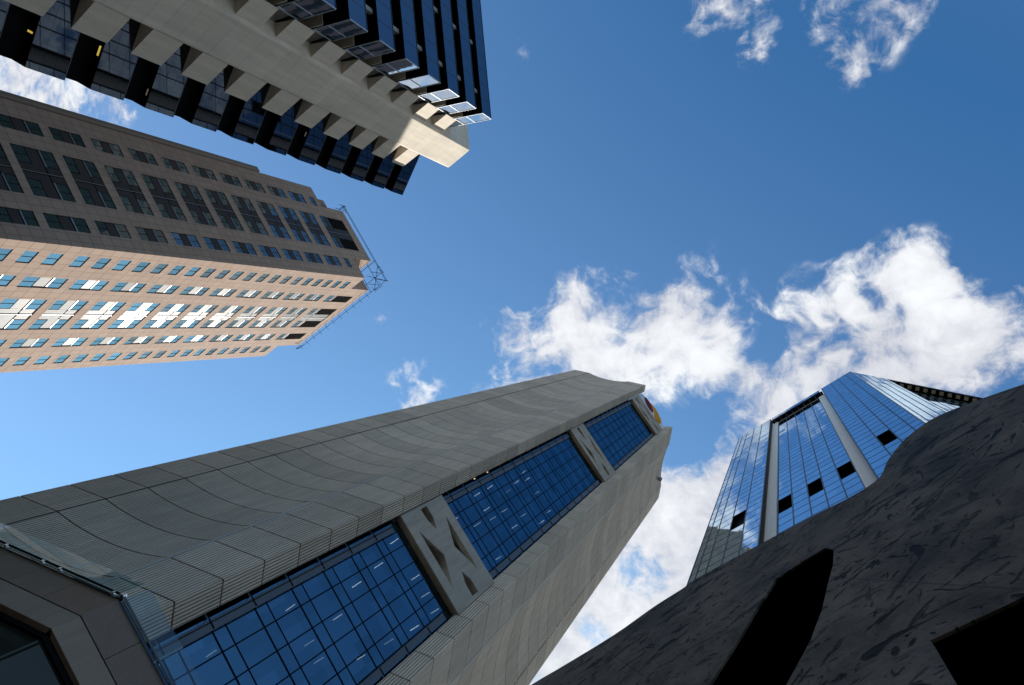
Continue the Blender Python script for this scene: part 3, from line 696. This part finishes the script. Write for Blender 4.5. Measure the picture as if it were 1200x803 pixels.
def curtain(fr, xs, z0, z1, y, opens=(), end0=True, end1=True, vis=.085, glass=G4, hb=.045, pr=.02):
    """glass sheet with mullions; xs = mullion positions; opens = (x0,x1) bays with a dark vent"""
    gm = MB(); gm2 = MB()
    holes = [(a, b, OZ0, OZ1) for a, b in opens]
    gm.wall(xs[0], xs[-1], z0, z1, holes, .9, glass)
    me = gm.mesh('curtain_wall')
    for p in me.vertices: p.co.y += y
    o = part('curtain_wall', me, blue, fr)
    m = MB()
    for x in xs: m.box(x - vis, x + vis, y - .035, y + .02, z0, z1, M4)
    n = int((z1 - z0) / PR)
    for i in range(n + 1):
        z = z1 - i * PR
        if z < z0: break
        for a, b in zip(xs[:-1], xs[1:]):
            if any(abs((a + b) / 2 - (p + q) / 2) < .4 for p, q in opens) and OZ0 + .1 < z < OZ1 - .1: continue
            m.box(a, b, y - pr, y + .02, z - hb, z + hb, M4)
    sub('mullion', m, o)
    if opens:
        m = MB()
        for a, b in opens:
            m.box(a - .1, b + .1, y + .9, y + .95, OZ0 - .1, OZ1 + .1, VOID)
            m.poly([(a, y + .5, OZ0), (b, y + .5, OZ0), (b, y + .88, OZ0 + 2.4), (a, y + .88, OZ0 + 2.4)], LOUV)
            for (p, q) in ((a, a + .05), (b - .05, b)): m.box(p, q, y - .02, y + .9, OZ0, OZ1, VOID)
            m.box(a, b, y, y + .9, OZ1 - .05, OZ1 - .002, VOID); m.box(a, b, y + .02, y + .9, OZ0 + .002, OZ0 + .05, VOID)
        sub('vent', m, o)
    return o
X = lambda s_: LW - s_ * k
YR = 1.05
curtain(fF, sorted([X(4.94), X(3.35), X(2.12), X(.85), X(0)]), 0, T4, 0, [(X(3.30), X(2.17))])
curtain(fF, sorted([X(14.1), X(15.7), X(17.1), X(18.45), X(19.35), X(19.97)]), 0, T4, 0, [(X(17.05), X(15.75))])
mid = [6.05, 7.42, 8.84, 10.2, 11.65, 13.0]
curtain(fF, sorted([X(q) for q in mid]), 0, 114.5 * k + EYE, YR, [(X(7.36), X(6.11)), (X(10.14), X(8.90)), (X(12.94), X(11.71))])
for a, b in ((4.96, 6.0), (13.05, 14.1)):
    mb = MB(); mb.box(X(b), X(a), YR - .25, YR + .4, 0, 114.9 * k + EYE, STRIPM); part('facing_strip', mb, blue, fF)
mb = MB(); mb.box(X(14.1), X(14.08), .02, YR, 0, T4, FRAME); z = 1.0
while z < T4 - .5: mb.box(X(14.075), X(14.0), .1, YR - .3, z, z + .12, simple('grille_bar', (.16, .16, .17), .5) if z < 1.1 else bpy.data.materials['grille_bar']); z += 1.0
mb.box(X(4.96), X(4.94), .02, YR, 0, T4, FRAME); part('return_grille', mb, blue, fF)
cz = 116.3 * k + EYE
xs = [X(q) for q in (5.5, 6.9, 8.3, 9.7, 11.1, 12.5, 13.72)][::-1]
mb = MB(); mb.box(xs[0], xs[-1], 0, .12, cz, T4, G4, BLACK); o = part('crown_screen', mb, blue, fF)
m = MB(); [m.box(x - .09, x + .09, -.012, .10, cz, T4, GREYT, BLACK) for x in xs]; [m.box(xs[0], xs[-1], -.010, .10, cz + q, cz + q + .08, M4) for q in (0.0, 1.3, 2.6)]; sub('mullion', m, o)
mb = MB(); mb.box(X(13.9), X(5.1), .105, YR + .9, cz - 1.2, cz - .02, BLACK)
for q in range(9): mb.box(X(5.5 + q), X(5.5 + q - .2), .3, YR + .3, cz - 1.7, cz - 1.2, STEEL)
mb.box(X(13.0), X(6.05), YR - .05, YR + .1, 114.5 * k + EYE, cz - 1.0, simple('grey_band', (.16, .19, .19), .6)); part('crown_soffit', mb, blue, fF)
# side face
curtain(fS, [0, .75*k, 1.95*k, 3.2*k, 4.5*k, 5.2*k], 0, T4, 0, (), glass=G4S, hb=.03, pr=.006)
curtain(fS, [5.2*k + q*1.28*k for q in range(12)], 0, 113.5*k + EYE, YR * 1.3, (), glass=G4S, hb=.03, pr=.006)
mb = MB(); mb.box(5.2*k, 19.4*k, .03, .14, cz, T4, G4, BLACK); o = part('crown_screen', mb, blue, fS)
m = MB(); [m.box(5.2*k + q*1.28*k - .1, 5.2*k + q*1.28*k + .1, -.01, .12, cz, T4, M4) for q in range(12)]; [m.box(5.2*k, 19.4*k, -.01, .12, cz + q*1.2, cz + q*1.2 + .12, M4) for q in range(4)]; sub('mullion', m, o)
mb = MB(); mb.box(5.25*k, 19.3*k, .13, 2.4, cz - .7, cz - .02, BLACK); OLIVE = simple('crown_beam', (.30, .29, .22), .6)
for q in range(13): mb.box(5.6*k + q*1.05*k, 5.6*k + q*1.05*k + .8, .25, 1.1, cz - .95, cz - .7, OLIVE)
mb.box(5.2*k, 5.22*k, .02, 1.4, 0, T4, FRAME); part('crown_soffit', mb, blue, fS)
mb = MB(); q = [fF.pt(.25, .3), fF.pt(LW - 14.2*k, .3), fF.pt(LW - 14.2*k, YR + .97), fF.pt(LW - 4.85*k, YR + .97), fF.pt(LW - 4.85*k, .97), fF.pt(LW - .35*k, .97), fS.pt(.9*k, .3), fS.pt(5.1*k, .3), fS.pt(5.1*k, 1.7), fS.pt(19.3*k, 1.7), fS.pt(19.3*k, 22), fF.pt(.25, 30)]
mb.prism([fF.loc(p) for p in [fF.pt(.25, .97)] + q[1:]], 0, T4 - 2.0, BLACK)
part('core', mb, blue, fF)
mb = MB(); mb.box(0, .22, .02, 30, 0, T4, G4S); part('curtain_wall', mb, blue, fF)

# ------------------------------------------------------------------ 5. granite podium with glass balustrade
PZ = 18.95 + EYE; PC = (-23.742, 10.710); LP = 46.0
fPL = Fr((PC[0] - LP*math.cos(R(10)), PC[1] - LP*math.sin(R(10))), 10.0); fPR = Fr(PC, 51.0); RP = 8.4
pod = thing('podium_building', 'dark granite podium with chamfered corner and glass balustrade below the concrete tower', 'building', PC)
t = mat('brown_granite'); n1 = t.noise(t.obj, 22, 3, .75); n2 = t.noise(t.obj, 1.2, 4, .6)
kk = t.m('ADD', t.m('MULTIPLY', t.ramp(n1, .35, .65), .5), t.m('ADD', .52, t.m('MULTIPLY', n2, .4))); v = t.n('ShaderNodeCombineColor'); [t.l(kk, v.inputs[i]) for i in range(3)]
PGR = pbr(t, t.mix(1.0, (.19, .125, .086, 1), v.outputs[0], 'MULTIPLY'), .5, 0, .4)
PCON = concrete('podium_concrete', (.27, .205, .155), stain=.35)
DGL = mirror('dark_window_glass', (.16, .15, .12), dark=(.028, .026, .020), fac=.25)
def band(fr, x0, x1, z0, z1, m, joints=(), y=0.0, th=.6):
    mb = MB(); xs_ = [x0] + list(joints) + [x1]
    for a, b in zip(xs_[:-1], xs_[1:]): mb.box(a + (.012 if a != x0 else 0), b - (.012 if b != x1 else 0), y, y + th, z0, z1, m)
    return mb
JL = [LP - 2.17 - 2.05*i for i in range(20)][::-1]; JR = [1.85 + 2.0*i for i in range(3)]
part('cladding', band(fPL, 0, LP, 17.26 + EYE, PZ, PGR, JL), pod, fPL); part('cladding', band(fPR, 0.0, RP, 17.26 + EYE, PZ, PGR, JR), pod, fPR)
for fr, L_, J_ in ((fPL, LP, JL), (fPR, RP, JR)):
    mb = MB(); mb.box(.3, L_ - .3, .2, .65, 17.15 + EYE, PZ - .02, DARKJ)
    part('joint_backing', mb, pod, fr)
    part('lintel', band(fr, 0.0, L_, 16.16 + EYE, 17.22 + EYE, PCON, (), .02, .5), pod, fr)
    mb = MB(); mb.box(.1, L_ - .1, .45, .52, 9.5 + EYE, 16.16 + EYE, DGL)
    mb.box(.1, L_ - .1, .30, .5, 15.95 + EYE, 16.17 + EYE, FRAME)
    part('window', mb, pod, fr)
    mb = MB(); mb.box(0, L_, .05, .8, 0, 9.5 + EYE, PGR); part('cladding', mb, pod, fr)
mb = MB(); q = [fPL.pt(0, .5), fPL.pt(LP - .3, .6), fPR.pt(.4, .7), fPR.pt(RP, .5), (fPR.pt(RP)[0] - 1.0, fPR.pt(RP)[1] + 14), fPL.pt(0, 26)]
mb.prism([(p[0] - PC[0], p[1] - PC[1]) for p in q], 0, PZ - .08, PCON); part('body', mb, pod, None, PC[0], PC[1], 0)
# balustrade
t = mat('balustrade_glass'); tr = t.n('ShaderNodeBsdfTransparent'); tr.inputs[0].default_value = (.66, .76, .74, 1)
gl = t.n('ShaderNodeBsdfGlossy'); gl.inputs['Roughness'].default_value = .01; gl.inputs['Color'].default_value = (.9, .95, 1, 1)
lw = t.n('ShaderNodeFresnel'); lw.inputs[0].default_value = 1.5; mx = t.n('ShaderNodeMixShader'); t.l(t.m('ADD', t.m('MULTIPLY', lw.outputs[0], 1.2), .03, clamp=True), mx.inputs[0]); t.l(tr.outputs[0], mx.inputs[1]); t.l(gl.outputs[0], mx.inputs[2]); t.l(mx.outputs[0], t.out.inputs[0])
BGL = t.mat
EDGE = simple('glass_edge', (.30, .48, .55), .15, 0, .8)
def glass_run(fr, cuts, end_hi):
    for a, b in zip(cuts[:-1], cuts[1:]):
        mb = MB(); a2, b2 = a + .012, b - .012
        mb.poly([(a2, -.10, PZ - .22), (b2, -.10, PZ - .22), (b2, -.10, PZ + 1.14), (a2, -.10, PZ + 1.14)], BGL)
        o = part('balustrade_panel', mb, pod, fr)
        mb = MB(); mb.box(a2, a2 + .015, -.108, -.092, PZ - .22, PZ + 1.14, EDGE); mb.box(b2 - .015, b2, -.108, -.092, PZ - .22, PZ + 1.14, EDGE); sub('glass_edge', mb, o)
glass_run(fPL, [LP - .12 - 3.1*i for i in range(15)][::-1], True); glass_run(fPR, [.12, 2.80, 5.5, 8.2], True)
mb = MB(); mb.box(0, LP + .08, -.17, -.125, PZ - .06, PZ + .02, FRAME); mb.box(0, LP + .05, -.09, 0, PZ - .16, PZ - .10, STEEL); part('base_rail', mb, pod, fPL)
mb = MB(); mb.box(-.08, RP, -.17, -.125, PZ - .06, PZ + .02, STEEL); mb.box(0, RP, -.09, 0, PZ - .16, PZ - .10, FRAME); part('base_rail', mb, pod, fPR)
mbc = MB(); mbc.box(-.06, .06, -.20, 0.0, -.05, .07, BRIGHT); cme = mbc.mesh('clamp')
for s_ in (.36, 3.42, 4.46, 6.74, 7.6): part('clamp', cme, pod, fPL, LP - s_, 0, PZ - .12)
mb = MB(); mb.box(-.10, .10, -.19, -.02, -.07, .10, BRIGHT); part('clamp', mb, pod, fPL, LP + .02, 0, PZ)

# ------------------------------------------------------------------ 6. sculpture
nrm = Vector((.615, .788)).normalized(); fU = Fr(nrm * 1.3, math.degrees(math.atan2(-.615, .788)))
scul = thing('sculpture', 'large dark weathered bronze sculpture with a wavy top edge and black openings, close overhead', 'sculpture', fU.pt(-1.5))
t = mat('gouged_bronze')
def strokes(ang, sc, seed, thr):
    mp = t.n('ShaderNodeMapping'); mp.inputs['Rotation'].default_value = (0, R(ang), 0); mp.inputs['Location'].default_value = (seed, 0, seed * 1.7); t.l(t.obj, mp.inputs[0])
    a = t.scale(mp.outputs[0], (sc * .85, 0, sc * 2.3)); return t.ramp(t.noise(a, 1.0, 5, .6, .8), thr, thr + .035)
g1, g2, g3, g4, g5 = strokes(24, 3.4, 0, .605), strokes(48, 4.4, 7.3, .62), strokes(3, 3.0, 3.1, .61), strokes(-35, 4.6, 5.5, .625), strokes(80, 5.2, 2.4, .635)
g1 = t.m('MAXIMUM', g1, t.m('MAXIMUM', g4, g5))
area = t.ramp(t.noise(t.obj, 1.3, 3, .5), .40, .58)
gg = t.m('MULTIPLY', t.m('MAXIMUM', t.m('MAXIMUM', g1, g2), g3), t.m('ADD', t.m('MULTIPLY', area, .45), .55))
n1 = t.noise(t.obj, 2.2, 7, .62, .3); n2 = t.noise(t.obj, 24, 5, .7); n3 = t.noise(t.scale(t.obj, (1, 1, .35)), 1.1, 4, .6)
kk = t.m('ADD', t.m('MULTIPLY', t.ramp(n1, .30, .70), 1.0), t.m('ADD', t.m('MULTIPLY', n2, .45), t.m('MULTIPLY', t.ramp(n3, .3, .7), .35)))
pit = t.ramp(t.noise(t.obj, 17, 3, .6, .5), .60, .66); kk = t.m('MULTIPLY', kk, t.m('SUBTRACT', 1.0, t.m('MULTIPLY', pit, .45)))
kk = t.m('MULTIPLY', kk, t.m('SUBTRACT', 1.0, t.m('MULTIPLY', gg, .96)))
seam = t.m('MULTIPLY', t.line(t.m('ADD', t.m('MULTIPLY', t.x, .9), t.m('MULTIPLY', t.z, .55)), 1.15, .3, .006), .35); kk = t.m('MULTIPLY', kk, t.m('SUBTRACT', 1.0, seam))
v = t.n('ShaderNodeCombineColor'); [t.l(kk, v.inputs[i]) for i in range(3)]
hgt = t.m('SUBTRACT', t.m('ADD', t.m('MULTIPLY', n1, .22), t.m('MULTIPLY', n2, .10)), t.m('MULTIPLY', gg, .45))
BRZ = pbr(t, t.mix(1.0, (.122, .096, .072, 1), v.outputs[0], 'MULTIPLY'), .62, .0, .12, bump=hgt, bdist=.07)
z = EYE
topl = [(-6.3,4.9),(-5.6,5.45),(-4.6,5.62),(-3.62,5.69),(-3.23,5.67),(-2.65,5.67),(-2.26,5.78),(-1.95,5.80),(-1.83,5.84),(-1.35,5.75),(-.72,5.61),(-.37,5.50),(-.15,5.55),(-.03,5.86),(.17,6.16),(.41,6.27),(.65,6.09),(.98,5.68),(1.5,4.9),(1.9,3.9)]
def spline(p, n=4):
    out = []
    for i in range(len(p) - 1):
        q = [Vector(p[max(0, min(len(p) - 1, i + d))]) for d in (-1, 0, 1, 2)]
        for j in range(n):
            u = j / n; out.append(tuple(.5*((2*q[1])+(-q[0]+q[2])*u+(2*q[0]-5*q[1]+4*q[2]-q[3])*u*u+(-q[0]+3*q[1]-3*q[2]+q[3])*u**3)))
    return out + [p[-1]]
outl = [(a, b + z) for a, b in spline(topl)] + [(2.05, 2.4 + z), (2.1, 0), (1.2, 0), (1.15, 2.97 + z), (.05, 2.97 + z), (-.32, 3.0 + z), (-.31, 2.8 + z), (-.29, 2.5 + z), (-.35, 1.0 + z), (-.5, 0), (-2.6, 0), (-3.2, 1.8 + z), (-4.4, 2.6 + z), (-5.2, 1.6 + z), (-5.5, 0), (-6.6, 0), (-6.7, 3.0 + z)]
h1 = [(-.605, 4.62), (-.655, 4.735), (-.81, 4.735), (-1.02, 4.695), (-1.075, 4.57), (-1.17, 4.35), (-1.25, 4.11), (-1.43, 3.68), (-1.8, 2.7), (-1.9, 1.9), (-1.45, 2.2), (-.96, 3.25), (-.9, 3.38), (-.82, 3.56), (-.74, 3.83), (-.68, 4.14), (-.63, 4.37)]
front = plate(outl, [[(a, b + z) for a, b in h1]], 0, .014, BRZ)
part('face', front, scul, fU)
top2 = [(a, b + z - .08) for a, b in topl]
cav = MB()                                                   # hollow body behind the face
full = [(a + (.05 if a < 0 else -.05), b) for a, b in top2] + [(1.95, 0), (-6.5, 0)]
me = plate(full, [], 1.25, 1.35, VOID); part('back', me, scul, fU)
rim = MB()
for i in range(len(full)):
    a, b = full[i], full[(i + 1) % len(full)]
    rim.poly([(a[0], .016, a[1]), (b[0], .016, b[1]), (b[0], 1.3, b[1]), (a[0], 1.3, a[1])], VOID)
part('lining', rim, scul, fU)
outer = MB()
for i in range(len(full)):
    a, b = full[i], full[(i + 1) % len(full)]
    outer.poly([(a[0], .12, a[1] + .03), (b[0], .12, b[1] + .03), (b[0], 1.36, b[1] + .03), (a[0], 1.36, a[1] + .03)], BRZ)
part('edge', outer, scul, fU)
# leg that turns outward under the seam
fm = MB(); pts = [(-.315, 2.99 + z), (-.42, 3.03 + z), (-.57, 3.045 + z), (-.75, 3.03 + z)]
low = [(-.272, 2.406 + z), (-.42, 2.40 + z), (-.60, 2.40 + z), (-.85, 2.40 + z)]; end = [(-.33, 1.4 + z), (-.5, 1.4 + z), (-.65, 1.4 + z), (-.85, 1.4 + z)]
for i in range(3):
    fm.poly([(pts[i+1][0], -.003, pts[i+1][1]), (pts[i][0], -.003, pts[i][1]), (low[i][0], -.12, low[i][1]), (low[i+1][0], -.12, low[i+1][1])], BRZ)
    fm.poly([(low[i+1][0], -.12, low[i+1][1]), (low[i][0], -.12, low[i][1]), (end[i][0], -.003, end[i][1]), (end[i+1][0], -.003, end[i+1][1])], BRZ)
for i in (0, 3): fm.poly([(pts[i][0], -.003, pts[i][1]), (pts[i][0], .02, pts[i][1]), (end[i][0], .02, end[i][1]), (end[i][0], -.003, end[i][1]), (low[i][0], -.12, low[i][1])], BRZ)
part('leg_flare', fm, scul, fU)

# ------------------------------------------------------------------ 7. unseen blocks, added to shade the dark tower and to fill glass reflections
tb = thing('unseen_block', 'unseen plain block added behind the grey concrete tower to cast shade', 'building', (-69, 46))
BZ = 105.4 + EYE; fK = Fr((-90, 34.4), 0.0)
mb = MB(); mb.box(0, 42, 0, 24, 0, BZ, simple('buff_concrete', (.35, .32, .28), .8)); part('wall', mb, tb, fK)
mb = MB(); zz2 = 5.0
while zz2 < BZ - 3: mb.box(1, 41, -.05, .02, zz2, zz2 + 1.8, DGL); zz2 += 3.5
part('window_band', mb, tb, fK)

BRN = simple('brown_granite_cladding', (.13, .085, .068), .6)
mb = MB(); mb.box(0, 21, 1.6, 8, BZ - 1, 158, BRN); zz2 = BZ + 2  # unseen taller extension, added for the dark tower's glass to reflect
while zz2 < 154: mb.box(.8, 20.2, 1.55, 1.62, zz2, zz2 + 1.6, DGL); zz2 += 3.5
part('upper_storeys', mb, tb, Fr((-92, 34.4), 0.0))
tb2 = thing('unseen_block', 'unseen dark block added behind the dark glass tower for window reflections', 'building', (-100, -72))  # unseen, added so the granite tower's shaded windows reflect something dark
fK2 = Fr((-122, -56.0), 0.0); mb = MB(); mb.box(0, 42, 0, -34, 0, 150, simple('charcoal_cladding', (.035, .034, .034), .6)); part('wall', mb, tb2, fK2)
mb = MB(); zz2 = 5.0
while zz2 < 146: mb.box(1, 41, -.02, .06, zz2, zz2 + 1.8, simple('dark_strip_window', (.02, .03, .032), .3) if zz2 < 6 else bpy.data.materials['dark_strip_window']); zz2 += 3.5
part('window_band', mb, tb2, fK2)
mb = MB(); mb.box(42.02, 58, -1, -34, 0, 122, bpy.data.materials['charcoal_cladding']); part('wing', mb, tb2, fK2)  # unseen extension, added to darken reflections near the granite corner

# ------------------------------------------------------------------ render settings
S.render.engine = 'CYCLES'
S.cycles.max_bounces = 8; S.cycles.transparent_max_bounces = 12; S.cycles.glossy_bounces = 5; S.cycles.diffuse_bounces = 3
S.cycles.caustics_reflective = False; S.cycles.caustics_refractive = False; S.cycles.blur_glossy = .5
S.view_settings.view_transform = 'Standard'; S.view_settings.look = 'None'; S.view_settings.gamma = 1.0
S.view_settings.exposure = 0.8; S.view_settings.use_curve_mapping = False
S.render.resolution_x = 1024; S.render.resolution_y = 685
